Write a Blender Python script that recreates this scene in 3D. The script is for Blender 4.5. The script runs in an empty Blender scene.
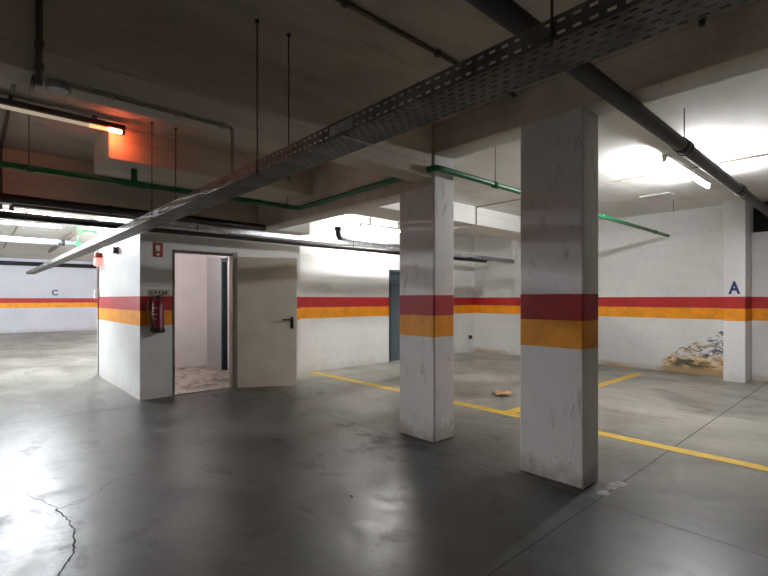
import bpy, bmesh, math, random
from mathutils import Vector, Matrix
random.seed(7)
D = bpy.data
C = bpy.context.scene.collection
PI = math.pi

# ------------------------------------------------------------------ shader helpers
class NT:
    def __init__(s, name):
        s.m = D.materials.new(name); s.m.use_nodes = True
        s.t = s.m.node_tree; s.n = s.t.nodes; s.l = s.t.links
        s.b = s.n['Principled BSDF']
    def node(s, typ, **kw):
        n = s.n.new(typ)
        for k, v in kw.items(): setattr(n, k, v)
        return n
    def put(s, sock, v):
        if hasattr(v, 'is_output') or hasattr(v, 'links'): s.l.new(v, sock)
        elif v is not None:
            if sock.type == 'RGBA' and len(v) == 3: v = (*v, 1)
            sock.default_value = v
    def math(s, op, a, b=None, c=None, clamp=False):
        n = s.node('ShaderNodeMath', operation=op, use_clamp=clamp)
        s.put(n.inputs[0], a)
        if b is not None: s.put(n.inputs[1], b)
        if c is not None: s.put(n.inputs[2], c)
        return n.outputs[0]
    def mix(s, f, a, b, blend='MIX'):
        n = s.node('ShaderNodeMix', data_type='RGBA', blend_type=blend)
        s.put(n.inputs[0], f); s.put(n.inputs[6], a); s.put(n.inputs[7], b)
        return n.outputs[2]
    def pos(s):
        return s.node('ShaderNodeNewGeometry').outputs['Position']
    def sep(s, v):
        n = s.node('ShaderNodeSeparateXYZ'); s.l.new(v, n.inputs[0]); return n.outputs
    def scale(s, v, sc):
        n = s.node('ShaderNodeMapping'); s.l.new(v, n.inputs[0]); n.inputs['Scale'].default_value = sc
        return n.outputs[0]
    def noise(s, v, sc, det=4, rough=.55, dist=0):
        n = s.node('ShaderNodeTexNoise'); s.l.new(v, n.inputs['Vector'])
        n.inputs['Scale'].default_value = sc; n.inputs['Detail'].default_value = det
        n.inputs['Roughness'].default_value = rough; n.inputs['Distortion'].default_value = dist
        return n.outputs[0]
    def voro(s, v, sc, feat='F1'):
        n = s.node('ShaderNodeTexVoronoi', feature=feat); s.l.new(v, n.inputs['Vector'])
        n.inputs['Scale'].default_value = sc
        return n.outputs[0]
    def ramp(s, f, stops, interp='LINEAR'):
        n = s.node('ShaderNodeValToRGB'); s.put(n.inputs[0], f)
        cr = n.color_ramp; cr.interpolation = interp
        while len(cr.elements) < len(stops): cr.elements.new(.5)
        for e, (p, c) in zip(cr.elements, stops):
            e.position = p
            e.color = (c, c, c, 1) if not hasattr(c, '__len__') else (*c[:3], 1)
        return n.outputs[0]
    def sstep(s, x, a, b):
        n = s.node('ShaderNodeMapRange', interpolation_type='SMOOTHSTEP')
        s.put(n.inputs[0], x); n.inputs[1].default_value = a; n.inputs[2].default_value = b
        return n.outputs[0]
    def bump(s, h, strength=.3, dist=.02):
        n = s.node('ShaderNodeBump'); s.put(n.inputs['Height'], h)
        n.inputs['Strength'].default_value = strength; n.inputs['Distance'].default_value = dist
        s.l.new(n.outputs[0], s.b.inputs['Normal'])
    def out(s, col=None, rough=None, metal=None, spec=None):
        if col is not None: s.put(s.b.inputs['Base Color'], col)
        if rough is not None: s.put(s.b.inputs['Roughness'], rough)
        if metal is not None: s.put(s.b.inputs['Metallic'], metal)
        if spec is not None: s.put(s.b.inputs['Specular IOR Level'], spec)
        return s.m

def plain(name, col, rough=.5, metal=0, var=.12, sc=14, bump=0):
    s = NT(name); p = s.pos(); n = s.noise(p, sc)
    dark = tuple(c*(1-var*2) for c in col); lite = tuple(min(1, c*(1+var)) for c in col)
    s.out(s.ramp(n, [(.3, dark), (.7, lite)]), rough, metal)
    if bump: s.bump(s.noise(p, sc*4), bump, .01)
    return s.m

def emis(name, col, strength):
    s = NT(name); s.out((0.9, 0.9, 0.9), .4)
    s.put(s.b.inputs['Emission Color'], col); s.b.inputs['Emission Strength'].default_value = strength
    return s.m

RED = (.50, .012, .015); ORANGE = (1.0, .37, .0)
def painted(name, white, grime=.35, course=True, damage=False, rough=.55, dull=1.0, streak=False):
    """white wall paint with the red and orange band, grime at the foot, block coursing"""
    s = NT(name); p = s.pos(); x, y, z = s.sep(p)
    big = s.noise(p, .9, 5); fine = s.noise(p, 9, 6, .6)
    w = s.mix(s.ramp(big, [(.3, 0), (.75, 1)]), tuple(c*.86 for c in white), white)
    w = s.mix(s.ramp(fine, [(.28, .35), (.48, 0)]), w, tuple(c*.72 for c in white))
    if streak:      # scuffs and pits on the columns
        st = s.noise(s.scale(p, (7, 7, 2.2)), 1.6, 8, .75)
        w = s.mix(s.ramp(st, [(.57, 0), (.70, .75)]), w, (.30, .27, .24))
        pit = s.voro(p, 9); w = s.mix(s.ramp(pit, [(.03, .8), (.07, 0)]), w, (.12, .1, .08))
    # foot of the wall
    foot = s.math('ADD', z, s.math('MULTIPLY', s.math('SUBTRACT', s.noise(p, 5, 6, .7), .5), .5))
    w = s.mix(s.math('MULTIPLY', s.sstep(foot, .20, .0), grime), w, (.28, .23, .16))
    chips = s.math('MULTIPLY', s.ramp(s.noise(s.scale(p, (1, 1, 2.4)), 9, 5, .7), [(.60, 0), (.64, 1)]), s.sstep(z, .16, .02))
    w = s.mix(s.math('MULTIPLY', chips, grime*1.4, clamp=True), w, (.16, .14, .11))
    h = s.math('MULTIPLY', fine, .25)
    if damage:
        u = s.math('DIVIDE', s.math('ADD', x, 3.12), 1.08)
        uc = s.math('MAXIMUM', s.math('MINIMUM', u, 1), 0)
        top = s.math('ADD', .10, s.math('MULTIPLY', s.math('POWER', uc, .62), .76))
        nz = s.math('MULTIPLY', s.math('SUBTRACT', s.noise(p, 4.2, 6, .7), .5), .42)
        gate = s.math('MULTIPLY', s.sstep(u, -.02, .12), s.math('LESS_THAN', x, -1.9))
        m = s.math('MULTIPLY', s.sstep(s.math('SUBTRACT', s.math('ADD', top, nz), z), -.005, .02), gate)
        rot = s.node('ShaderNodeMapping'); s.l.new(p, rot.inputs[0]); rot.inputs['Rotation'].default_value = (0, .65, 0); rot.inputs['Scale'].default_value = (1, 1, 2.4)
        f = s.noise(rot.outputs[0], 2.6, 6, .62, .5)
        upper = s.ramp(f, [(.34, (.09, .10, .10)), (.43, (.13, .13, .15)), (.455, (.66, .65, .68)), (.51, (.82, .81, .80)), (.53, (.12, .13, .12)), (.57, (.24, .22, .18)), (.60, (.74, .64, .50)), (.8, (.8, .76, .70))])
        lower = s.ramp(s.noise(s.scale(p, (1, 1, 1.8)), 3.6, 6, .65, .4), [(.36, (.06, .065, .04)), (.44, (.13, .12, .07)), (.47, (.45, .27, .10)), (.52, (.60, .42, .21)), (.56, (.78, .72, .62)), (.61, (.42, .22, .07))])
        dc = s.mix(s.sstep(s.math('ADD', z, s.math('MULTIPLY', f, .3)), .62, .42), upper, lower)
        isl = s.ramp(s.noise(rot.outputs[0], 2.3, 5, .65, .3), [(.52, 1), (.55, 0)]); isl = s.math('MAXIMUM', isl, s.sstep(z, .42, .28))
        m = s.math('MULTIPLY', m, isl)
        w = s.mix(m, w, dc)
        # ochre tide line along the foot of the wall
        tide = s.math('MULTIPLY', s.sstep(z, .14, .03), s.ramp(s.noise(p, 1.3, 4), [(.42, 0), (.6, .85)]))
        tide = s.math('MAXIMUM', tide, s.math('MULTIPLY', s.sstep(z, .17, .06), gate))
        w = s.mix(tide, w, (.44, .30, .15))
        h = s.math('ADD', h, s.math('MULTIPLY', m, s.math('MULTIPLY', f, 2.5)))
    # bands
    e = s.math('MULTIPLY', s.math('SUBTRACT', s.noise(p, 30, 3), .5), .006)
    zz = s.math('ADD', z, e)
    def inb(a, b):
        return s.math('MULTIPLY', s.math('GREATER_THAN', zz, a), s.math('LESS_THAN', zz, b))
    k = s.ramp(s.noise(p, 6, 6, .7), [(.3, .72), (.6, 1)])
    redc = s.mix(1, tuple(c*dull for c in RED), k, 'MULTIPLY'); orc = s.mix(1, tuple(c*dull for c in ORANGE), k, 'MULTIPLY')
    w = s.mix(inb(1.282, 1.49), w, redc)
    w = s.mix(inb(1.065, 1.282), w, orc)
    if course:
        zf = s.math('FRACT', s.math('DIVIDE', z, .21))
        ln = s.math('LESS_THAN', zf, .045)
        w = s.mix(s.math('MULTIPLY', ln, .10), w, (.2, .19, .18))
        h = s.math('SUBTRACT', h, s.math('MULTIPLY', ln, .5))
    s.bump(h, .25, .01)
    return s.out(w, rough)

def concrete_mat():
    s = NT('formed_concrete'); p = s.pos(); x, y, z = s.sep(p)
    a = s.noise(s.scale(p, (1, .35, 1)), 2.2, 7, .62, .3)
    col = s.ramp(a, [(.25, (.46, .395, .32)), (.5, (.66, .58, .48)), (.75, (.80, .72, .61))])
    stain = s.noise(s.scale(p, (3, 1, 6)), 1.3, 8, .75, .6)
    col = s.mix(s.ramp(stain, [(.60, 0), (.72, .6)]), col, (.17, .14, .11))
    pit = s.voro(p, 7); col = s.mix(s.ramp(pit, [(.02, .7), (.06, 0)]), col, (.1, .08, .06))
    # board marks, one set across and one along
    fy = s.math('FRACT', s.math('DIVIDE', y, .62)); fx = s.math('FRACT', s.math('DIVIDE', x, 2.4)); fz = s.math('FRACT', s.math('DIVIDE', s.math('ADD', z, .06), .26))
    ln = s.math('MULTIPLY', s.math('MAXIMUM', s.math('LESS_THAN', fy, .012), s.math('LESS_THAN', fx, .004)), s.math('GREATER_THAN', z, 3.19))
    ln = s.math('MAXIMUM', ln, s.math('MULTIPLY', s.math('LESS_THAN', fz, .03), s.math('LESS_THAN', z, 3.19)))
    col = s.mix(s.math('MULTIPLY', ln, .3), col, (.14, .12, .1))
    s.bump(s.math('ADD', s.math('MULTIPLY', a, .6), s.math('MULTIPLY', ln, -.6)), .35, .015)
    # beyond the cross beam, and in the far left hall, the ceiling turns white
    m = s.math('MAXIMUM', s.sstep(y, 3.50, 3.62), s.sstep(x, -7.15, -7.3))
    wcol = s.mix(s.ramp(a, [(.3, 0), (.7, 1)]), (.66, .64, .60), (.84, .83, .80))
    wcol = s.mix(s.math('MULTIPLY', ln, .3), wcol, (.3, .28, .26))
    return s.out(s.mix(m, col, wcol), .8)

def floor_mat():
    s = NT('trowelled_concrete'); p = s.pos(); x, y, z = s.sep(p)
    rot = s.node('ShaderNodeMapping'); s.l.new(p, rot.inputs[0]); rot.inputs['Rotation'].default_value = (0, 0, .5); rot.inputs['Scale'].default_value = (1, 2.6, 1)
    r = rot.outputs[0]
    a = s.noise(r, .55, 8, .62, 1.1); b = s.noise(p, 3.0, 8, .7, .6); c = s.noise(p, 26, 4, .6)
    col = s.ramp(a, [(.30, (.040, .040, .039)), (.44, (.09, .09, .086)), (.56, (.155, .155, .145)), (.70, (.27, .27, .25))])
    col = s.mix(.5, col, s.ramp(b, [(.32, (.035, .035, .033)), (.5, (.11, .11, .104)), (.66, (.25, .245, .225))]))
    col = s.mix(.15, col, s.ramp(c, [(.3, (.08, .08, .08)), (.7, (.36, .35, .33))]))
    # dark, slightly streaky hairlines of the trowel
    st = s.noise(s.scale(r, (1, 3.2, 1)), 2.4, 9, .75, .8)
    col = s.mix(s.ramp(st, [(.60, 0), (.70, .5)]), col, (.07, .068, .06))
    # lamplight in the bays and left hall painted into the slab colour
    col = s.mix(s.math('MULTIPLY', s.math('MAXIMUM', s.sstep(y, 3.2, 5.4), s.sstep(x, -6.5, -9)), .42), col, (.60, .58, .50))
    cl = s.noise(s.scale(p, (1, 1.15, 1)), .8, 5, .55, .7)
    col = s.mix(1, col, s.ramp(cl, [(.34, .58), (.5, 1.0), (.66, 1.4)]), 'MULTIPLY')
    ro = s.ramp(s.math('ADD', s.math('MULTIPLY', a, .5), s.math('MULTIPLY', b, .5)), [(.36, .56), (.47, .31), (.54, .38), (.65, .54)])
    s.bump(s.math('ADD', s.math('MULTIPLY', b, .5), s.math('MULTIPLY', st, .35)),   .16, .02)
    col = s.mix(s.sstep(y, 3.0, 4.2), s.mix(1, col, (.40, .40, .395), 'MULTIPLY'), s.mix(1, col, (.74, .74, .72), 'MULTIPLY'))  # foreground slab darkened in the colour to stand in for shade
    col = s.mix(s.sstep(x, -6, -9), col, s.mix(1, col, (1.4, 1.4, 1.4), 'MULTIPLY'))  # left hall slab lightened in the colour as if lamplit
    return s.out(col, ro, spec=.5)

def marble_mat():
    s = NT('brown_marble_tile'); p = s.pos(); x, y, z = s.sep(p)
    f = s.noise(p, 2.4, 8, .7, 1.6)
    col = s.ramp(f, [(.3, (.09, .07, .055)), (.46, (.26, .21, .18)), (.54, (.50, .45, .40)), (.7, (.18, .14, .115))])
    g = s.math('MAXIMUM', s.math('LESS_THAN', s.math('FRACT', s.math('DIVIDE', x, .4)), .012), s.math('LESS_THAN', s.math('FRACT', s.math('DIVIDE', y, .4)), .012))
    return s.out(s.mix(g, col, (.1, .09, .08)), .25)

def yellow_mat():
    s = NT('worn_yellow_paint'); p = s.pos()
    n = s.noise(p, 9, 8, .75)
    return s.out(s.ramp(n, [(.30, (.30, .24, .12)), (.40, (.62, .40, .05)), (.6, (.80, .52, .05))]), .5)

M = dict(
    wall=painted('white_block_wall', (.86, .86, .85), grime=.22),
    wallr=painted('white_block_wall_damp', (.80, .80, .79), damage=True, grime=.2),
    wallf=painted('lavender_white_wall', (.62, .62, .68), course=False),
    booth=painted('white_plaster_wall', (.86, .86, .86), course=False, grime=.2),
    column=painted('scuffed_white_column', (.80, .765, .75), grime=.6, course=False, streak=True, dull=.85, rough=.6),
    conc=concrete_mat(), floor=floor_mat(), marble=marble_mat(), yellow=yellow_mat(),
    joint=plain('dark_floor_joint', (.035, .034, .032), .8), crack=plain('crack_dark', (.022, .021, .02), .9),
    patch=plain('pale_mortar_patch', (.40, .39, .37), .7, var=.3),
    inner=plain('inner_white_plaster', (.84, .80, .79), .22, var=.04, sc=2),
    galv=plain('galvanised_steel', (.42, .42, .40), .42, .75, var=.25, sc=9),
    galvd=plain('dull_galvanised_steel', (.17, .165, .15), .5, .35, var=.3, sc=7),
    galvb=plain('bright_galvanised_steel', (.62, .64, .66), .3, .8, var=.2, sc=9),
    rod=plain('dark_threaded_rod', (.06, .055, .05), .55, .6),
    green=plain('green_plastic_pipe', (.006, .17, .055), .4, var=.15),
    greenb=plain('bright_green_hose', (.04, .42, .10), .35),
    black=plain('black_pipe', (.016, .016, .017), .38),
    dark=plain('dark_grey_pvc_pipe', (.016, .016, .0165), .55, var=.15),
    greyp=plain('grey_pvc_pipe', (.26, .27, .29), .4),
    conduit=plain('painted_conduit', (.36, .31, .26), .6, var=.2),
    brown=plain('brown_conduit', (.13, .095, .07), .6),
    pale=plain('white_conduit', (.72, .70, .68), .5),
    door=plain('beige_door_paint', (.82, .745, .62), .42, var=.05, sc=3),
    frame=plain('dull_door_frame', (.36, .335, .285), .45, var=.1),
    blue=plain('blue_grey_steel', (.06, .085, .10), .35, .3, var=.1, sc=3),
    blued=plain('dark_blue_door', (.05, .07, .09), .3, .2),
    bluel=plain('light_blue_grey_steel', (.12, .17, .20), .3, .3, var=.08, sc=2),
    steel=plain('brushed_lift_steel', (.52, .52, .55), .3, .35, var=.05),
    blackp=plain('black_plastic', (.012, .012, .012), .35),
    red=plain('red_enamel', (.22, .006, .014), .3, var=.1),
    redsign=plain('red_sign', (.30, .03, .015), .4, var=.05),
    signbg=plain('glow_sign', (.50, .52, .36), .5, var=.05),
    signink=plain('sign_ink', (.03, .05, .03), .5), white=plain('white_paint_mark', (.82, .76, .72), .5, var=.05),
    housing=plain('lamp_housing', (.55, .54, .52), .45, var=.08),
    darkhouse=plain('dark_lamp_housing', (.10, .09, .085), .5, var=.1),
    navy=plain('navy_letter', (.015, .04, .14), .5), leaf=plain('dry_brown_leaf', (.60, .38, .20), .7, var=.3, sc=18),
    void=plain('dark_void', (.012, .011, .01), .9), glassred=None)
M['tube'] = emis('lit_tube', (.97, .98, 1.0), 350)
M['tubeb'] = emis('lit_tube_back', (1.0, .98, .94), 260)
M['tubew'] = emis('lit_tube_lobby', (1.0, .93, .92), 60)
M['tubefill'] = emis('fill_tube_behind', (1.0, .88, .77), 200)
M['tubel'] = emis('lit_tube_left', (.90, .95, 1.0), 950)
M['tubed'] = emis('dim_tube', (1, .97, .92), .6)
M['tubeo'] = emis('failing_orange_tube_end', (1.0, .13, .045), 110)
M['tubem'] = emis('fading_orange_tube', (1.0, .22, .08), 2.5)
M['tubefaint'] = emis('faint_glow_tube', (1, .8, .6), .25)  # rest of the failing tube carries a faint warm glow
M['beacon'] = emis('red_beacon', (1.0, .12, .07), .9)

# ------------------------------------------------------------------ mesh helpers
def box(bm, a, b, mi=0):
    x0, y0, z0 = a; x1, y1, z1 = b
    v = [bm.verts.new((x, y, z)) for z in (z0, z1) for x, y in ((x0, y0), (x1, y0), (x1, y1), (x0, y1))]
    for f in ((3, 2, 1, 0), (4, 5, 6, 7), (0, 1, 5, 4), (1, 2, 6, 5), (2, 3, 7, 6), (3, 0, 4, 7)):
        bm.faces.new([v[i] for i in f]).material_index = mi
def tube(bm, pts, r, n=14, cap=True, radii=None):
    pts = [Vector(p) for p in pts]; rings = []
    up = None
    for i, p in enumerate(pts):
        t = (pts[min(i+1, len(pts)-1)] - pts[max(i-1, 0)]).normalized()
        if up is None:
            up = Vector((0, 0, 1)) if abs(t.z) < .9 else Vector((1, 0, 0))
        s = t.cross(up).normalized(); up = s.cross(t).normalized()
        rr = radii[i] if radii else r
        rings.append([bm.verts.new(p + s*rr*math.cos(2*PI*k/n) + up*rr*math.sin(2*PI*k/n)) for k in range(n)])
    for a, b in zip(rings, rings[1:]):
        for k in range(n):
            f = bm.faces.new((a[k], a[(k+1) % n], b[(k+1) % n], b[k])); f.smooth = True
    if cap:
        bm.faces.new(rings[0][::-1]); bm.faces.new(rings[-1])
def bend(p0, c, p1, r, n=6):
    """points rounding the corner c between p0 and p1 with radius r"""
    p0, c, p1 = Vector(p0), Vector(c), Vector(p1)
    a = c + (p0-c).normalized()*r; b = c + (p1-c).normalized()*r
    return [a*(1-t)**2 + c*2*t*(1-t) + b*t*t for t in [i/n for i in range(n+1)]]
def route(pts, r):
    out = [Vector(pts[0])]
    for i in range(1, len(pts)-1): out += bend(pts[i-1], pts[i], pts[i+1], r)
    return out + [Vector(pts[-1])]
def poly(bm, pts, mi=0):
    bm.faces.new([bm.verts.new(p) for p in pts]).material_index = mi
def obj(name, bm, mats, parent=None, loc=None, bevel=0):
    bmesh.ops.recalc_face_normals(bm, faces=bm.faces)
    me = D.meshes.new(name); bm.to_mesh(me); bm.free()
    for m in (mats if isinstance(mats, list) else [mats]): me.materials.append(m)
    o = D.objects.new(name, me); C.objects.link(o)
    if parent: o.parent = parent
    if loc: o.location = loc
    if bevel:
        b = o.modifiers.new('edge', 'BEVEL'); b.width = bevel; b.segments = 2; b.limit_method = 'ANGLE'
    return o
def mk(fn, *a, **k):
    bm = bmesh.new(); fn(bm, *a, **k); return bm
def each(name, bm, mats, parent=None, bevel=0):
    """every separate piece of bm becomes a part of its own"""
    seen = set(); comps = []
    for v in bm.verts:
        if v in seen: continue
        st = [v]; seen.add(v); cp = []
        while st:
            a = st.pop(); cp.append(a)
            for e in a.link_edges:
                b = e.other_vert(a)
                if b not in seen: seen.add(b); st.append(b)
        comps.append(cp)
    for cp in comps:
        nb = bmesh.new(); mp = {v: nb.verts.new(v.co) for v in cp}
        fs = {f for v in cp for f in v.link_faces}
        for f in fs:
            g = nb.faces.new([mp[v] for v in f.verts]); g.smooth = f.smooth; g.material_index = f.material_index
        obj(name, nb, mats, parent, bevel=bevel)
    bm.free()
def thing(name, label, cat, loc=(0, 0, 0), rz=0, group=None):
    o = D.objects.new(name, None); C.objects.link(o); o.empty_display_size = .1
    o.location = loc; o.rotation_euler = (0, 0, rz); o['label'] = label; o['category'] = cat
    if group: o['group'] = group
    return o
def tag(o, label, cat, group=None):
    o['label'] = label; o['category'] = cat
    if group: o['group'] = group
    return o
def struct(name, bm, m, parent=None, bevel=0, label=None):
    o = obj(name, bm, m, parent, bevel=bevel)
    if not parent: o['kind'] = 'structure'
    if label: o['label'] = label
    return o
def dup(root, loc, label, group=None, rz=None):
    r = root.copy(); C.objects.link(r); r.location = loc; r['label'] = label
    if group: r['group'] = group
    if rz is not None: r.rotation_euler = (0, 0, rz)
    for ch in list(root.children):
        c = ch.copy(); C.objects.link(c); c.parent = r
        for g in list(ch.children):
            d = g.copy(); C.objects.link(d); d.parent = c
    return r

def mk2(a, b, c, d):
    bm = bmesh.new(); box(bm, a, b); box(bm, c, d); return bm
ZC = 3.20   # ceiling
# ------------------------------------------------------------------ the setting
bm = bmesh.new()
box(bm, (-25.3, -9, -.2), (7, 10.7, 0), 0)
def strip(bm, pts, w, z, mi):
    pts = [Vector((p[0], p[1], z)) for p in pts]
    ws = w if hasattr(w, '__len__') else [w]*len(pts)
    L = []; R = []
    for i, p in enumerate(pts):
        t = (pts[min(i+1, len(pts)-1)] - pts[max(i-1, 0)]).normalized(); s = Vector((-t.y, t.x, 0))
        L.append(bm.verts.new(p + s*ws[i]/2)); R.append(bm.verts.new(p - s*ws[i]/2))
    for i in range(len(pts)-1):
        bm.faces.new((L[i], R[i], R[i+1], L[i+1])).material_index = mi
for jx in (-1.41, -6.86, -12.3, -17.8, 4.0): strip(bm, [(jx, -9), (jx, 10.4)] if jx > -7 or jx < -10 else [(jx, -9), (jx, 10.4)], .010, .0010, 1)
for jy in (3.32, 6.95, -1.6, -5.4): strip(bm, [(-7.15 if jy > 0 else -25, jy), (7, jy)], .008, .0012, 1)
def W(px, py):      # photo survey of floor marks: a floor point from its sighting angles
    d = 457*1.45/(py-299); r = (px-384)/457*d
    return (r*.6712 - d*.7412, r*.7412 + d*.6712)
def crack(pts, w0, w1, mi=2, jit=.010):
    q = []
    for a, b in zip(pts, pts[1:]):
        for i in range(6):
            t = i/6; q.append((a[0]+(b[0]-a[0])*t + random.uniform(-jit, jit), a[1]+(b[1]-a[1])*t + random.uniform(-jit, jit)))
    q.append(pts[-1]); n = len(q)
    strip(bm, q, [max(.0015, (w0+(w1-w0)*i/(n-1))*random.uniform(.6, 1.3)) for i in range(n)], .0016, mi)
crack([W(57, 509), W(66, 518), W(74, 528), W(75, 540), W(72, 556), W(60, 572), W(50, 590)], .009, .012)
crack([W(57, 509), W(80, 503), W(97, 493), W(112, 481), W(150, 470), W(180, 462), W(200, 452)], .006, .003)
crack([W(57, 509), W(42, 501), W(25, 495), W(2, 492)], .006, .003)
crack([W(30, 480), W(50, 478), W(60, 479)], .004, .003)
crack([W(0, 470), W(40, 462), W(70, 455)], .003, .002)
crack([W(430, 426), W(470, 432), W(500, 436), W(520, 434)], .004, .003)
def blob(cx, cy, rx, ry, mi, n=18):
    poly(bm, [(cx+math.cos(2*PI*k/n)*rx*random.uniform(.55, 1.2), cy+math.sin(2*PI*k/n)*ry*random.uniform(.55, 1.2), .0022) for k in range(n)], mi)
for px, py, rx, ry in ((612, 487, .05, .10), (604, 493, .04, .06), (620, 484, .05, .07), (704, 379, .22, .04), (760, 384, .12, .05), (752, 387, .10, .04), (742, 390, .05, .03)):
    x, y = W(px, py); blob(x, y, rx, ry, 3)
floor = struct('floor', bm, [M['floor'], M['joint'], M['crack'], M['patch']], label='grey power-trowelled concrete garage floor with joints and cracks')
bm = mk(box, (-7.70, 4.96, 0), (3.4, 5.11, .0030)); struct('parking_line', bm, M['yellow'], floor)
bm = mk(box, (-3.33, 5.11, 0), (-3.18, 9.7, .0030)); struct('parking_line', bm, M['yellow'], floor)
bm = mk(box, (2.6, 5.11, 0), (2.75, 9.7, .0030)); struct('parking_line', bm, M['yellow'], floor)

struct('ceiling', mk(box, (-25.3, -9, ZC), (7, 10.7, ZC+.2)), M['conc'], label='rough concrete garage ceiling')
# back wall with the blue-grey door opening
bm = bmesh.new()
box(bm, (-7.95, 4.45, 0), (-7.75, 7.17, ZC)); box(bm, (-7.95, 8.09, 0), (-7.75, 10.6, ZC)); box(bm, (-7.95, 7.17, 2.13), (-7.75, 8.09, ZC)); box(bm, (-7.95, 7.17, 0), (-7.90, 8.09, 2.13))
struct('wall_back', bm, M['wall'], label='white block wall with red and orange stripes and a blue-grey door')
# right wall with the dark hole high up at its right end
bm = bmesh.new()
box(bm, (-7.95, 10.4, 0), (-1.655, 10.6, ZC)); box(bm, (-1.655, 10.4, 0), (-.55, 10.6, 2.64)); box(bm, (-.55, 10.4, 0), (7, 10.6, ZC))
wr = struct('wall_right', bm, M['wallr'], label='white block wall with damp, peeling paint at its foot')
bm = bmesh.new(); box(bm, (-1.68, 10.59, 2.6), (-.54, 11.3, 3.25)); struct('wall_opening', bm, M['void'], wr)
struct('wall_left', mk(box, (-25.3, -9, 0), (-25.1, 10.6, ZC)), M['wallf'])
struct('wall_front', mk(box, (-25.3, -9.2, 0), (7, -9, ZC)), M['wall'])
struct('wall_side', mk(box, (7, -9.2, 0), (7.2, 10.7, ZC)), M['wall'])
struct('wall_far', mk(box, (-25.1, 6.2, 0), (-10.3, 6.4, ZC)), M['wall'])

# beams
def beam(n, a, b, label):
    return struct('trim_%d' % n, mk(box, a, b), M['conc'], bevel=.012, label=label)
beam(1, (-3.06, 3.45, 2.91), (6.9, 3.74, ZC+.02), 'concrete cross beam over the two columns')
beam(2, (-6.85, 3.45, 2.59), (-3.07, 3.76, ZC+.02), 'deeper concrete beam running left of the columns')
beam(3, (-3.34, -9, 2.67), (-3.08, 3.45, ZC+.02), 'concrete beam running into the left column')
beam(4, (-6.00, 1.03, 2.86), (-5.25, 10.4, ZC+.02), 'shallow concrete beam above the green pipe')
beam(5, (-7.30, -9, 2.60), (-6.86, 4.45, ZC+.02), 'deep concrete beam over the lift lobby front')

# columns
def column(x0, x1, y0, y1, ztop, label):
    bm = bmesh.new(); nz = 14
    box(bm, (x0, y0, 0), (x1, y1, ztop))
    o = obj('concrete_column', bm, M['column'], bevel=.014)
    return tag(o, label, 'column', None)
column(-2.095, -1.553, 3.447, 3.722, 2.915, 'nearest and widest-looking square white column with dark red and orange bands')
column(-3.565, -3.062, 3.452, 3.765, 2.915, 'white square column farther back, with the green pipe bending round its top')
pil = tag(obj('wall_pilaster', mk(box, (-1.97, 9.90, 0), (-1.655, 10.4, ZC)), M['wallr' if False else 'booth'], bevel=.008),
          'white striped pilaster on the right wall marked with a blue letter A', 'pilaster')
def letter(ch, size, mat, parent, loc, rot, bold=.010, sx=1):
    c = D.curves.new('letter', 'FONT'); c.body = ch; c.size = size; c.extrude = .002; c.offset = bold; c.align_x = 'CENTER'
    t = D.objects.new('letter_tmp', c); C.objects.link(t)
    bpy.context.view_layer.update()
    me = D.meshes.new_from_object(t); D.objects.remove(t)
    me.materials.clear(); me.materials.append(mat)
    o = D.objects.new('painted_letter', me); C.objects.link(o); o.parent = parent
    o.location = loc; o.rotation_euler = rot; o.scale = (sx, 1, 1)
    return o
letter('A', .30, M['navy'], pil, (-1.81, 9.896, 1.545), (PI/2, 0, 0), sx=.74) ['label'] = 'navy blue letter A'
letter('C', .34, M['navy'], D.objects['wall_left'], (-25.095, 2.82, 1.62), (PI/2, 0, PI/2)) ['label'] = 'navy blue letter C'

# lift lobby (booth) walls
bx0, bx1, by0, by1 = -10.1, -7.19, 1.80, 4.45
T = .15
bm = bmesh.new()
box(bm, (bx1-T, by0, 0), (bx1, 2.25, 2.60)); box(bm, (bx1-T, 3.23, 0), (bx1, by1, ZC)); box(bm, (bx1-T, 2.25, 2.18), (bx1, 3.23, 2.60))
box(bm, (bx0, by0, 0), (bx1-T, by0+.12, ZC)); box(bm, (bx0-.05, by0, 0), (bx0+.1, by1, ZC))
box(bm, (-7.75, by1-.1, 0), (bx1-T, by1, ZC))
wb = struct('wall_booth', bm, M['booth'], label='outer walls of the white lift lobby with red and orange stripes')
bm = bmesh.new()   # inner lining: side wall, back wall, lift wall with recess, ceiling
box(bm, (bx0+.1, by0+.12, 0), (bx0+.13, 3.82, 2.6)); box(bm, (bx0+.1, by0+.12, 0), (bx1-T, by0+.14, 2.6))
box(bm, (-9.97, 3.82, 0), (-9.80, 3.90, 2.6)); box(bm, (-8.88, 3.82, 0), (-7.34, 3.90, 2.6)); box(bm, (-9.80, 3.82, 2.26), (-8.88, 3.90, 2.6))
box(bm, (-9.97, by0+.14, 2.56), (-7.34, 3.82, 2.6))
box(bm, (-7.36, 1.94, 0), (-7.34, 2.25, 2.56)); box(bm, (-7.36, 3.23, 0), (-7.34, 3.82, 2.56)); box(bm, (-7.36, 2.25, 2.18), (-7.34, 3.23, 2.56))
struct('wall_lobby', bm, M['inner'], label='glossy white inner walls of the lift lobby')
struct('floor_lobby', mk(box, (-9.97, 1.94, 0), (-7.20, 3.90, .008)), M['marble'], label='brown marble tiled lobby floor')
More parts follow.
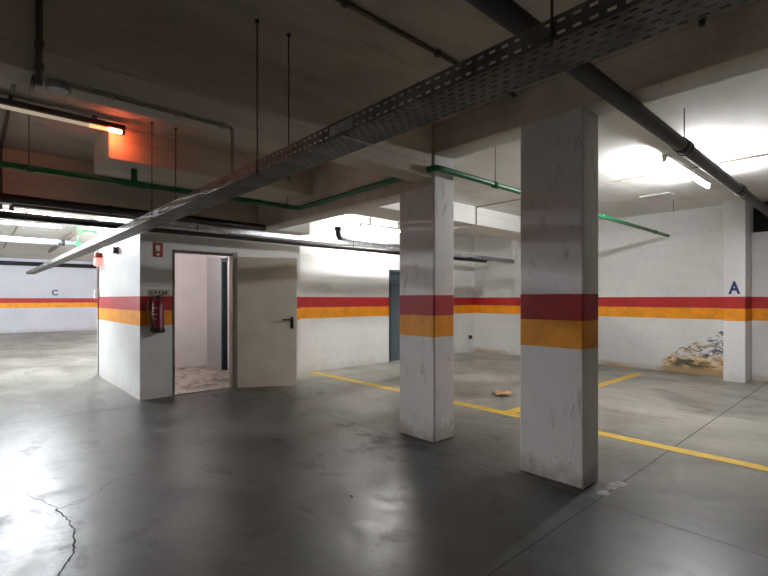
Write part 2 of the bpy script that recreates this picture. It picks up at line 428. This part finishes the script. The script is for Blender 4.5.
# lift door in the lobby
lift = D.objects.new('door_1', None); C.objects.link(lift); lift.location = (-9.34, 3.9, 0); lift['kind'] = 'structure'; lift['label'] = 'lift door seen inside the lobby'
def lb(a, b): return mk(box, a, b)
bm = bmesh.new(); box(bm, (-.46, -.06, 0), (-.38, .10, 2.26)); box(bm, (.38, -.06, 0), (.46, .10, 2.26)); box(bm, (-.46, -.06, 2.18), (.46, .10, 2.26))
obj('door_frame', lb((-.55, -.10, 0), (.18, -.07, 2.32)), M['steel'], lift, bevel=.004)['label'] = 'pale steel frame plate'
bm = bmesh.new(); box(bm, (.18, -.10, 0), (.24, .08, 2.28)); box(bm, (.44, -.06, 0), (.48, .08, 2.28)); box(bm, (.18, -.10, 2.2), (.48, .08, 2.28)); obj('door_jamb', bm, M['blue'], lift, bevel=.003)
obj('door_panel', lb((.24, .0, .01), (.44, .03, 2.2)), M['blued'], lift)
# booth doorway: frame and open leaf
d2 = D.objects.new('door_2', None); C.objects.link(d2); d2.location = (-7.19, 3.23, 0); d2['kind'] = 'structure'; d2['label'] = 'beige steel fire door standing open at the lobby'
bm = bmesh.new(); box(bm, (-.15, -.98, 0), (.012, -.955, 2.18)); box(bm, (-.15, -.05, 0), (.02, .0, 2.18)); box(bm, (-.15, -.98, 2.155), (.012, 0, 2.18)); box(bm, (0, -.985, 0), (.012, -.96, 2.19)); box(bm, (0, -.06, 0), (.015, .03, 2.21)); box(bm, (0, -.985, 2.155), (.012, .03, 2.195))
obj('door_frame', bm, M['frame'], d2, bevel=.003)
leaf = obj('door_leaf', lb((.0, .0, .015), (.055, .945, 2.13)), M['door'], d2, bevel=.004)
leaf.location = (.075, .0, 0); leaf.rotation_euler = (0, 0, -math.radians(29.5))
# leaf's own frame: its +X face looks to the garage; the lobby side turned outwards
hb = bmesh.new(); box(hb, (.055, .84, .96), (.068, .89, 1.15)); tube(hb, route([(.06, .865, 1.11), (.112, .865, 1.11), (.112, .715, 1.11)], .015), .013)
obj('door_handle', hb, M['blackp'], leaf)
for z in (.22, 1.1, 1.98):
    obj('hinge', mk(tube, [(.03, -.012, z-.06), (.03, -.012, z+.06)], .011, 10), M['frame'], leaf)
obj('latch_plate', lb((.015, .945, 1.0), (.04, .949, 1.2)), M['galvb'], leaf)
obj('latch_plate', lb((.01, .945, 1.78), (.045, .952, 1.88)), M['galvb'], leaf)
# blue-grey door in the back wall
d3 = D.objects.new('door_3', None); C.objects.link(d3); d3.location = (-7.75, 7.17, 0); d3['kind'] = 'structure'; d3['label'] = 'blue-grey steel door in the back wall'
bm = bmesh.new(); box(bm, (-.12, .0, 0), (.02, .06, 2.13)); box(bm, (-.12, .86, 0), (.02, .92, 2.13)); box(bm, (-.12, 0, 2.07), (.02, .92, 2.13))
obj('door_frame', bm, M['blue'], d3, bevel=.003)
obj('door_panel', lb((-.10, .06, .01), (-.055, .86, 1.76)), M['bluel'], d3)
obj('door_shaded_top', lb((-.10, .06, 1.76), (-.035, .86, 2.07)), M['blue'], d3)  # top of the door in darker steel, painting in the tray's shadow
hb = bmesh.new(); box(hb, (-.055, .74, .95), (-.045, .78, 1.12)); tube(hb, route([(-.05, .76, 1.05), (.0, .76, 1.05), (.0, .64, 1.05)], .012), .009)
obj('door_handle', hb, M['blackp'], d3)

# ------------------------------------------------------------------ fire gear on the lobby front
ext = thing('fire_extinguisher', 'red fire extinguisher hung on the lobby wall left of the open doorway', 'extinguisher', (-7.075, 2.01, .965))
pr = [(0, .084), (.012, .090), (.05, .090), (.06, .084), (.40, .084), (.43, .078), (.455, .058), (.472, .034), (.478, .022), (.50, .022)]
bm = bmesh.new(); tube(bm, [(0, 0, z) for z, r in pr if z >= .05], .08, 24, radii=[r*.98 for z, r in pr if z >= .05]); obj('cylinder_body', bm, M['red'], ext)
bm = bmesh.new(); tube(bm, [(0, 0, z) for z in (0, .01, .055, .065)], .09, 24, radii=[.082, .090, .090, .083]); obj('base_cup', bm, M['blackp'], ext)
bm = bmesh.new(); box(bm, (-.016, -.018, .495), (.016, .018, .53)); tube(bm, [(0, -.03, .515), (0, .0, .525), (0, .05, .545), (0, .10, .575)], .008, 8); tube(bm, [(0, -.02, .50), (0, .04, .50), (0, .09, .52)], .007, 8)
obj('valve_lever', bm, M['blackp'], ext)
bm = bmesh.new(); tube(bm, [(0, -.02, .515), (.02, -.07, .505), (.03, -.13, .46), (.03, -.145, .38), (.03, -.13, .28), (.03, -.10, .17), (.03, -.088, .11)], .011, 10); hose = obj('hose', bm, M['blackp'], ext)
bm = bmesh.new(); tube(bm, [(.03, -.088, .12), (.03, -.092, .05), (.03, -.095, .02)], .017, 10, radii=[.012, .018, .024]); obj('nozzle', bm, M['blackp'], hose)
# pale printed lettering on the body: curved bars
def arcbar(z0, z1, a0, a1, r=.0838):
    n = 8; pts = [(math.cos(a), math.sin(a)) for a in [a0+(a1-a0)*i/n for i in range(n+1)]]
    for p, q in zip(pts, pts[1:]):
        poly(bm, [(p[0]*r, p[1]*r, z0), (q[0]*r, q[1]*r, z0), (q[0]*r, q[1]*r, z1), (p[0]*r, p[1]*r, z1)])
base = -math.radians(50)
for z0, z1, a, n, st, wd in ((.345, .368, -.55, 8, .135, .09), (.300, .322, -.55, 3, .12, .08), (.258, .276, -.5, 9, .12, .08), (.195, .205, -.1, 4, .12, .08)):
    bm = bmesh.new()
    for k in range(n): arcbar(z0, z1, base+a+k*st, base+a+k*st+wd)
    obj('printed_text', bm, M['white'], ext)
bm = bmesh.new(); box(bm, (-.115, -.03, .30), (-.08, .03, .42)); obj('wall_bracket', bm, M['rod'], ext)

sg = thing('extinguisher_sign', 'long pale sign strip just above the fire extinguisher', 'sign', (-7.188, 2.05, 1.50))
obj('sign_plate', lb((0, -.15, 0), (.004, .15, .085)), M['signbg'], sg)
bm = bmesh.new()
box(bm, (.004, -.15, .0), (.0055, .15, .006)); box(bm, (.004, -.15, .079), (.0055, .15, .085))
box(bm, (.004, -.135, .018), (.0055, -.128, .068)); box(bm, (.004, -.08, .018), (.0055, -.073, .068)); box(bm, (.004, -.135, .062), (.0055, -.073, .068)); box(bm, (.004, -.135, .018), (.0055, -.073, .024)); box(bm, (.004, -.112, .03), (.0055, -.096, .056))
for k in range(4):
    y = -.04 + k*.048; poly(bm, [(.0052, y-.017, .062), (.0052, y+.017, .062), (.0052, y+.004, .02), (.0052, y-.004, .02)])
obj('sign_symbols', bm, M['signink'], sg)
sg = thing('fire_sign', 'small upright red sign with a pale symbol high on the lobby wall', 'sign', (-7.188, 2.04, 2.065))
obj('sign_plate', lb((0, -.068, 0), (.004, .068, .21)), M['redsign'], sg)
bm = bmesh.new()
poly(bm, [(.0055, -.025, .085), (.0055, .025, .085), (.0055, .03, .15), (.0055, .012, .175), (.0055, -.02, .175), (.0055, -.035, .15)])
poly(bm, [(.0055, math.cos(a)*.022, .038+math.sin(a)*.018) for a in [k*PI/6 for k in range(12)]])
obj('sign_symbol', bm, M['white'], sg)
# beacon and horn by the lobby's far-left corner
bc = thing('alarm_beacon', 'red alarm beacon at the far corner of the lobby side wall', 'alarm', (-9.80, 1.8, 2.06))
obj('beacon_base', mk(box, (-.10, -.10, .15), (.10, 0, .24)), M['redsign'], bc, bevel=.01)
obj('beacon_lens', mk(box, (-.085, -.11, .0), (.085, -.01, .15)), M['beacon'], bc, bevel=.02)
hn = thing('alarm_horn', 'small black and red alarm sounder under the cable tray on the lobby wall', 'alarm', (-8.5, 1.8, 2.19))
bm = bmesh.new(); tube(bm, [(0, -.02, .06), (0, -.075, .06)], .06, 20, radii=[.045, .062]); obj('horn_body', bm, M['blackp'], hn)
obj('horn_base', mk(box, (-.06, -.025, 0), (.06, 0, .12)), M['redsign'], hn, bevel=.006)
cb = thing('cable_drop', 'pale cable running down the lobby corner below the red beacon', 'cable', (-10.02, 1.79, 0))
bm = mk(tube, [(0, -.01, 1.62), (0, -.01, 2.6)], .016, 10); obj('cable', bm, M['pale'], cb)
obj('cable_box', mk(box, (-.06, -.06, 1.46), (.06, 0, 1.62)), M['pale'], cb, bevel=.01)
# small black socket on back wall
so = thing('wall_socket', 'small black socket low on the back wall near the corner', 'socket', (-7.75, 10.22, .40))
obj('back_plate', mk(box, (0, -.055, -.055), (.012, .055, .055)), M['blackp'], so, bevel=.004)
bm = mk(tube, [(.01, 0, 0), (.05, 0, 0)], .035, 14); obj('socket_cap', bm, M['dark'], so)

# ------------------------------------------------------------------ cable trays
def perf_panel(bm, L, rows, o, u, v, pitch=.05, slot=.026, sh=.0075, width=.2, stagger=True, start=0):
    """slotted plate: o origin, u along, v across (unit vectors)"""
    o, u, v = Vector(o), Vector(u), Vector(v)
    n = int(L/pitch); rw = width/rows; cache = {}
    def V(a, b):
        k = (round(a, 4), round(b, 4))
        if k not in cache: cache[k] = bm.verts.new(o + u*a + v*b)
        return cache[k]
    for r in range(rows):
        off = pitch/2 if (stagger and r % 2) else 0
        y0 = r*rw; y1 = y0+rw; ya = y0+(rw-sh)/2; yb = ya+sh
        for i in range(n):
            x0 = i*pitch; x1 = x0+pitch
            if off and i == n-1: 
                bm.faces.new((V(x0+off, y0), V(x1, y0), V(x1, y1), V(x0+off, y1))); continue
            if off and i == 0: bm.faces.new((V(0, y0), V(off, y0), V(off, y1), V(0, y1)))
            xa = x0+off; xz = x1+off; a = xa+(pitch-slot)/2; b = a+slot
            bm.faces.new((V(xa, y0), V(xz, y0), V(b, ya), V(a, ya)))
            bm.faces.new((V(xz, y0), V(xz, y1), V(b, yb), V(b, ya)))
            bm.faces.new((V(xz, y1), V(xa, y1), V(a, yb), V(b, yb)))
            bm.faces.new((V(xa, y1), V(xa, y0), V(a, ya), V(a, yb)))
def tray(root, L, width, h, mat, rows=6):
    """tray along local +X from the root, bottom at local z 0"""
    for nm, o, v, w, rr in (('tray_bottom', (0, 0, 0), (0, 1, 0), width, rows), ('tray_side', (0, 0, 0), (0, 0, 1), h, 2), ('tray_side', (0, width, 0), (0, 0, 1), h, 2)):
        bm = bmesh.new(); perf_panel(bm, L, rr, o, (1, 0, 0), v, width=w, sh=.008 if nm == 'tray_bottom' else .010, stagger=(nm == 'tray_bottom'))
        ob = obj(nm, bm, mat, root); s = ob.modifiers.new('t', 'SOLIDIFY'); s.thickness = .0018; s.offset = 0
    return root
t1 = thing('cable_tray', 'long perforated steel cable tray hanging diagonally across the whole ceiling', 'cable tray', (-18.8, 1.345, 2.252))
tray(t1, 21.0, .205, .075, M['galvd'])
bm = bmesh.new(); 
for x in range(2, 21, 3): box(bm, (x-.09, -.003, .012), (x+.09, .0, .063)); box(bm, (x-.09, .205, .012), (x+.09, .208, .063)); box(bm, (x-.01, 0, -.004), (x+.01, .205, -.001))
each('coupler_plate', bm, M['galv'], t1)
for y, dz in ((.04, .014), (.075, .013), (.11, .014), (.15, .012)):
    bm = bmesh.new(); pts = [(i*.5, y+random.uniform(-.008, .008), dz) for i in range(43)]; tube(bm, pts, .011, 8)
    obj('cable', bm, random.choice([M['blackp'], M['dark'], M['greyp']]), t1)
t2 = thing('cable_tray', 'narrower bright galvanised cable tray running along the lobby front to the right wall', 'cable tray', (-6.33, 1.58, 2.40), PI/2)
tray(t2, 6.9, .22, .06, M['galvb'], 5)
for y, dz in ((.05, .014), (.10, .014), (.16, .014)):
    bm = mk(tube, [(i*.5, y+random.uniform(-.01, .01), dz) for i in range(14)], .012, 8); obj('cable', bm, M['blackp'], t2)

RG = 'threaded hanger rods under the ceiling'
def rod(x, y, z0, z1, label, r=.0045, nut=True):
    t = thing('hanger_rod', label, 'rod', (x, y, z0))
    obj('threaded_rod', mk(tube, [(0, 0, 0), (0, 0, z1-z0)], r, 8), M['rod'], t)
    if nut:
        bm = bmesh.new(); tube(bm, [(0, 0, .018), (0, 0, .03)], .012, 6); tube(bm, [(0, 0, z1-z0-.014), (0, 0, z1-z0)], .014, 10); each('rod_nut', bm, M['rod'], t)
    return t
rod(-.36, 1.56, 2.235, ZC, 'thick dark hanger at the top right where the big tray leaves the picture', .008)
rod(-.70, 1.335, 2.235, ZC, 'thin rod meeting the big tray beside the dark drain pipe')
rod(-2.66, 1.335, 2.23, ZC, 'left one of the two long rods holding the big tray mid-picture')
rod(-2.66, 1.56, 2.23, ZC, 'right one of the two long rods holding the big tray mid-picture')
rod(-4.90, 1.335, 2.23, ZC, 'left one of the rod pair just right of the orange-lit lamp')
rod(-4.90, 1.56, 2.23, ZC, 'right one of the rod pair just right of the orange-lit lamp')
for y, w in ((2.3, 'above the lobby doorway'), (5.0, 'just beyond the open door'), (7.6, 'behind the far column')):
    for x, s in ((-6.325, 'front'), (-6.555, 'rear')):
        rod(x, y, 2.375, ZC, '%s rod of the pair carrying the bright tray %s' % (s, w), .004)

# ------------------------------------------------------------------ pipes
gp = thing('green_pipe', 'green water pipe bending round the far column and crossing the ceiling', 'pipe', (0, 0, 0))
path = route([(-2.975, 10.395, 2.72), (-2.975, 3.38, 2.74), (-5.5, 3.38, 2.71), (-5.5, -8.9, 2.66)], .07)
obj('pipe_run', mk(tube, path, .030, 16), M['green'], gp)
bm = bmesh.new()
for p, q in (((-2.975, 4.34, 2.735), (-2.975, 4.43, 2.735)), ((-2.975, 7.2, 2.728), (-2.975, 7.28, 2.728)), ((-2.975, 9.6, 2.722), (-2.975, 9.68, 2.722)), ((-3.40, 3.38, 2.737), (-3.44, 3.38, 2.737)), ((-5.5, 3.16, 2.708), (-5.5, 3.24, 2.708)), ((-5.5, .38, 2.693), (-5.5, .45, 2.693)), ((-5.5, 1.20, 2.697), (-5.5, 1.45, 2.697))):
    tube(bm, [p, q], .037, 16)
each('pipe_collar', bm, M['green'], gp)
bm = bmesh.new(); tube(bm, [(-5.5, 1.32, 2.70), (-5.5, 1.32, 2.75), (-5.5, 1.32, 2.86)], .04, 14, radii=[.045, .032, .032]); obj('pipe_tee', bm, M['green'], gp)
rod(-2.975, 4.385, 2.76, ZC, 'rod holding the green pipe between the two columns', .004, False)
rod(-5.5, 3.20, 2.735, 2.86, 'short rod at the green pipe corner left of the columns', .004, False)
rod(-5.5, .415, 2.72, ZC, 'rod holding the green pipe at the far left below the lamp', .004, False)
dp = thing('drain_pipe', 'thick dark grey drain pipe running diagonally along the ceiling at right', 'pipe', (-1.26, 0, 0))
obj('pipe_run', mk(tube, [(0, -8.9, 2.87), (0, 2, 2.855), (0, 4.76, 2.84), (0, 10.39, 2.80)], .058, 24), M['dark'], dp)
bm = bmesh.new()
for y in (-1.2, 4.74, 7.05): tube(bm, [(0, y, 2.842-(y-4.76)*.006), (0, y+.16, 2.841-(y-4.76)*.006)], .066, 24)
each('pipe_socket', bm, M['dark'], dp)
bm = bmesh.new()
for y in (4.88, 7.20): tube(bm, [(0, y, 2.84-(y-4.76)*.006), (0, y+.025, 2.84-(y-4.76)*.006)], .073, 24)
each('pipe_clamp', bm, M['blackp'], dp)
rod(-1.26, 4.86, 2.90, ZC, 'rod holding the thick dark drain pipe near the bright lamp', .005, False)
p = thing('black_pipe', 'upper black pipe above the lamps at the left', 'pipe', (-6.62, 0, 0))
obj('pipe_run', mk(tube, [(0, -8.9, 2.585), (0, 3.45, 2.575)], .052, 18), M['black'], p)
bm = bmesh.new()
for y in (-3.2, -.9, 1.3): tube(bm, [(0, y, 2.58), (0, y+.03, 2.58)], .058, 18)
each('pipe_clamp', bm, M['rod'], p)
p = thing('black_pipe', 'lower black pipe below the lamps running on behind the bright tray', 'pipe', (-6.80, 0, 0))
obj('pipe_run', mk(tube, [(0, -8.9, 2.43), (0, 9.6, 2.40)], .042, 18), M['black'], p)
bm = bmesh.new()
for y in (-2.5, .2, 5.9): tube(bm, [(0, y, 2.42), (0, y+.03, 2.42)], .048, 18)
each('pipe_clamp', bm, M['rod'], p)
p = thing('black_pipe', 'short black pipe with an elbow behind the bright tray left of the far column', 'pipe', (-7.15, 5.3, 0))
obj('pipe_run', mk(tube, route([(0, -.03, 2.82), (0, .0, 2.60), (0, 3.4, 2.58)], .12), .055, 16), M['black'], p)
each('pipe_collar', mk(tube, [(0, -.03, 2.78), (0, -.031, 2.84)], .064, 16), M['black'], p)
p = thing('grey_pipe', 'grey pipe behind the far column, from the bright tray to the right wall', 'pipe', (-6.52, 0, 0))
obj('pipe_run', mk(tube, [(0, 8.5, 2.44), (0, 10.395, 2.42)], .05, 16), M['greyp'], p)
each('pipe_collar', mk(tube, [(0, 8.49, 2.44), (0, 8.64, 2.44)], .058, 16), M['dark'], p)
p = thing('grey_pipe', 'light grey pipe crossing the far-left hall under its bright ceiling', 'pipe', (-12.0, 0, 0))
obj('pipe_run', mk(tube, [(0, -8.9, 2.68), (0, 3.4, 2.66)], .062, 16), M['greyp'], p)
bm = bmesh.new()
for y in (-2, 1.4): tube(bm, [(0, y, 2.67), (0, y+.12, 2.67)], .07, 16)
each('pipe_collar', bm, M['dark'], p)
p = thing('green_hose', 'looped bright green hose over the grey pipe in the far-left hall', 'hose', (-12.0, 1.75, 0))
arc = [(0.085, .0, 2.60), (.08, .0, 2.8)] + [(.08, .22-.22*math.cos(a), 2.80+.16*math.sin(a)) for a in [k*PI/10 for k in range(1, 10)]] + [(.08, .44, 2.78), (.08, .45, 2.62)]
obj('hose_loop', mk(tube, arc, .016, 10), M['greenb'], p)
bm = bmesh.new(); box(bm, (.06, -.02, 2.955), (.10, .50, 2.975)); box(bm, (.068, -.05, 2.62), (.11, .04, 2.68)); box(bm, (.06, -.03, 2.955), (.09, -.01, ZC)); box(bm, (.06, .47, 2.955), (.09, .49, ZC))
each('hose_bracket', bm, M['greenb'], p)
p = thing('black_pipe', 'thin black pipe along the top of the far-left striped wall', 'pipe', (-24.95, 0, 0))
obj('pipe_run', mk(tube, [(0, -8.9, 2.97), (0, 6.1, 2.97)], .09, 12), M['black'], p)

# conduits
def conduit(label, pts, r=.013, mat='conduit', clips=(), rad=.03, name='conduit'):
    t = thing(name, label, 'conduit', pts[0]); o0 = Vector(pts[0])
    obj('tube_run', mk(tube, [q-o0 for q in route(pts, rad)] if len(pts) > 2 else [Vector(q)-o0 for q in pts], r, 10), M[mat], t)
    if clips:
        bm = bmesh.new()
        for c in clips:
            c = Vector(c)-o0; box(bm, c-Vector((.02, .02, .018)), c+Vector((.02, .02, .018)))
        each('saddle_clip', bm, M[mat], t, bevel=.004)
    return t
conduit('brown conduit on the dark ceiling left of the thick drain pipe', [(-2.14, -8.9, ZC-.015), (-2.14, 3.45, ZC-.015)], .014, 'brown', [(-2.14, y, ZC-.015) for y in (-1, .4, 1.63, 2.45)])
cd = conduit('pale conduit along the lower edge of the concrete beam, dropping to the tray', [(-3.105, .42, 2.655), (-3.105, 1.37, 2.655), (-3.105, 1.37, 2.31)], .012, 'conduit', [(-3.105, y, 2.655) for y in (.62, 1.0, 1.30)])
conduit('brown conduit running down the face of the concrete beam at top left', [(-3.065, .275, ZC), (-3.065, .275, 2.60)], .016, 'brown', [(-3.065, .275, 2.82), (-3.065, .275, 2.70)])
jb = thing('junction_box', 'round pale junction box under the beam at the top left', 'junction box', (-3.165, .37, 2.668))
obj('box_body', mk(tube, [(0, 0, 0), (0, 0, -.03)], .062, 24), M['conduit'], jb)
bm = bmesh.new(); tube(bm, [(0, 0, -.03), (0, 0, -.036)], .05, 24); box(bm, (-.02, -.004, -.039), (.02, .004, -.036)); obj('box_lid', bm, M['pale'], jb)
conduit('conduit crossing the ceiling and going down the beam at far left', [(-3.36, .26, ZC-.015), (-4.95, .26, ZC-.015), (-5.0, .26, ZC-.015), (-6.84, .26, ZC-.015), (-6.84, .26, 2.64)], .016, 'brown', [(-4.6, .26, ZC-.015)])
conduit('conduit on the beam underside left of the junction box', [(-3.12, .26, 2.655), (-3.34, .26, 2.655)], .013, 'brown')
conduit('pale conduit crossing the bay ceiling and stepping down the white beam', [(1.5, 7.1, ZC-.012), (-5.235, 7.1, ZC-.012), (-5.235, 7.1, 2.845), (-5.98, 7.1, 2.845)], .012, 'conduit', [(x, 7.1, ZC-.012) for x in (-4.2, -3.0, -2.3, -.6, .4)], .02)
conduit('thin white conduit down the back wall beside the far column', [(-7.735, 6.6, ZC), (-7.735, 6.6, 2.5)], .012, 'pale')
for x, w in ((-6.25, 'left'), (-6.10, 'right')): conduit('%s one of the twin white tubes dropping from the ceiling near the far bay corner' % w, [(x, 9.9, ZC), (x, 9.9, 2.46)], .018, 'pale')
conduit('pale conduit on the bright ceiling of the far-left hall nearest the picture edge', [(-8, .84, ZC-.015), (-20, .84, ZC-.015)], .02, 'conduit')
conduit('brown duct on the bright ceiling of the far-left hall beside the green hose', [(-10.5, 1.95, ZC-.062), (-20, 2.1, ZC-.062)], .06, 'conduit')
hp = tag(obj('ceiling_plate', mk(box, (-2.85, 8.45, ZC-.02), (-2.4, 8.72, ZC)), M['pale'], bevel=.004), 'white rectangular plate on the bay ceiling', 'ceiling plate')
for x in (-2.55, ): rod(x, 9.2, 2.98, ZC, 'thin short rod hanging from the bay ceiling by the white plate', .004, False)

# ------------------------------------------------------------------ lamps
M['warmhouse'] = plain('beige_lamp_housing', (.20, .18, .155), .5)
def lamp(label, loc, L, tubemat, house='housing', rz=0, group=None, diff=False):
    """batten lamp along local Y, its back at local z 0"""
    t = thing('fluorescent_lamp', label, 'lamp', loc, rz, group)
    bm = bmesh.new(); box(bm, (-.035, -L/2, -.045), (.035, L/2, 0)); obj('lamp_housing', bm, M[house], t, bevel=.006)
    for s in (-1, 1): obj('tube_holder', mk(box, (-.02, s*L/2-.02, -.09), (.02, s*L/2+.02, -.03)), M[house], t, bevel=.004)
    bm = bmesh.new(); tube(bm, [(0, -L/2+.02, -.072), (0, L/2-.02, -.072)], .015, 12); obj('lamp_tube', bm, M[tubemat], t)
    return t
lamp('brightly lit batten lamp on the bay ceiling beside the dark drain pipe', (-1.70, 6.75, 3.09), 1.85, 'tube')
lamp('lit batten lamp high over the back wall, half hidden by the far column', (-6.98, 6.35, 2.95), 1.3, 'tubeb')
hl = D.objects['fluorescent_lamp.001']
for yy in (-.4, .4): each('lamp_bracket', mk(box, (-.02, yy-.02, 0), (.02, yy+.02, .25)), M['housing'], hl)
for (x, y) in ((-12.6, 3.2), (-12.6, -3.0), (-18.5, -3.2), (-9.2, -4.8), (-16.5, 4.6), (-11.4, .75)):  # unseen lamps: some inferred from the lit floor, others added for brightness
    o = lamp('unseen batten lamp set to light the far-left hall, hidden by beams and the lobby', (x, y, 2.99), 1.3, 'tubel', group='unseen lamps set to light the far-left hall')
    each('lamp_bracket', mk2((-.02, -.42, 0), (.02, -.38, .21), (-.02, .38, 0), (.02, .42, .21)), M['housing'], o)
lamp('dim batten lamp between the two black pipes, nearest the lobby', (-6.72, 1.0, 2.55), 1.3, 'tubed', 'warmhouse')
lamp('dim batten lamp between the two black pipes at the far left edge', (-6.72, -.40, 2.55), 1.3, 'tubed', 'warmhouse')
lamp('lit batten lamp on the lobby ceiling inside', (-8.5, 2.9, 2.55), 1.2, 'tubew', rz=PI/2)
for x in (-5.0, 0.5, 5.0):  # fill lamps added out of view to light the columns and beams
    o = lamp('unseen fill lamp added on the wall behind the camera', (x, -8.995, 2.0), 1.5, 'tubefill', group='added fill lamps behind the camera')
    o.rotation_euler = (PI/2, 0, 0) if False else (0, -PI/2, -PI/2)
# the failing lamp with one glowing orange end
fl = thing('fluorescent_lamp', 'failing lamp at the upper left with one end glowing orange', 'lamp', (-5.10, .48, 3.165))
obj('lamp_housing', mk(box, (-.045, -.66, -.05), (.045, .66, 0)), M['darkhouse'], fl, bevel=.008)
obj('lamp_tube', mk(tube, [(0, -.64, -.064), (0, .36, -.064)], .017, 12), M['tubefaint'], fl)
obj('tube_glow', mk(tube, [(0, .36, -.064), (0, .52, -.064)], .017, 12), M['tubem'], fl)
obj('tube_end', mk(tube, [(0, .52, -.064), (0, .63, -.064)], .018, 12), M['tubeo'], fl)['label'] = 'glowing orange tube end'
obj('tube_holder', mk(box, (-.022, .63, -.085), (.022, .66, -.03)), M['darkhouse'], fl)
bm = bmesh.new()
for y in (-.4, .4): box(bm, (-.02, y-.02, 0), (.02, y+.02, .034))
each('lamp_bracket', bm, M['darkhouse'], fl)

# ------------------------------------------------------------------ litter
x, y = W(503, 395)
lf = thing('dry_leaf', 'curled dry brown leaf lying beyond the yellow line between the columns', 'leaf', (x, y, .004))
def leafmesh(rad, n=26, seed=1):
    rnd = random.Random(seed); bm = bmesh.new(); c = bm.verts.new((0, 0, .012)); ring1 = []; ring2 = []
    for k in range(n):
        a = 2*PI*k/n; lobe = .70+.30*abs(math.cos(2.5*a))
        r = rad*lobe*rnd.uniform(.85, 1.1)
        ring1.append(bm.verts.new((math.cos(a)*r*.5, math.sin(a)*r*.5, .01+rnd.uniform(0, .02))))
        ring2.append(bm.verts.new((math.cos(a)*r, math.sin(a)*r, .004+abs(math.sin(a*2.5+1))*.055*rnd.uniform(.5, 1.1))))
    for k in range(n):
        j = (k+1) % n
        bm.faces.new((c, ring1[k], ring1[j])); bm.faces.new((ring1[k], ring2[k], ring2[j], ring1[j]))
    return bm
o = obj('leaf_blade', leafmesh(.17), M['leaf'], lf); s = o.modifiers.new('t', 'SOLIDIFY'); s.thickness = .002
obj('leaf_stem', mk(tube, [(.1, .05, .01), (.16, .09, .02), (.22, .10, .005)], .003, 6), M['brown'], lf)
x, y = W(351, 497)
tag(obj('floor_debris', mk(tube, [(-.02, 0, .006), (0, .004, .008), (.022, -.003, .005)], .006, 6, radii=[.003, .007, .003]), M['blackp'], loc=(x, y, 0)), 'tiny black scrap on the open floor in the foreground', 'debris')

# ------------------------------------------------------------------ world, camera
w = D.worlds.new('World'); bpy.context.scene.world = w; w.use_nodes = True
w.node_tree.nodes['Background'].inputs[0].default_value = (.5, .55, .6, 1); w.node_tree.nodes['Background'].inputs[1].default_value = .02
cam = D.cameras.new('camera'); co = D.objects.new('camera', cam); C.objects.link(co)
co.location = (0, 0, 1.45); co.rotation_euler = (PI/2, 0, math.atan2(.7412, .6712))
cam.sensor_width = 36; cam.lens = 457/768*36; cam.shift_y = 11/768; cam.clip_start = .05; cam.clip_end = 200
bpy.context.scene.camera = co
sc = bpy.context.scene
sc.view_settings.view_transform = 'Standard'; sc.view_settings.exposure = .52; sc.view_settings.gamma = 1.0
sc.cycles.max_bounces = 10; sc.cycles.diffuse_bounces = 6
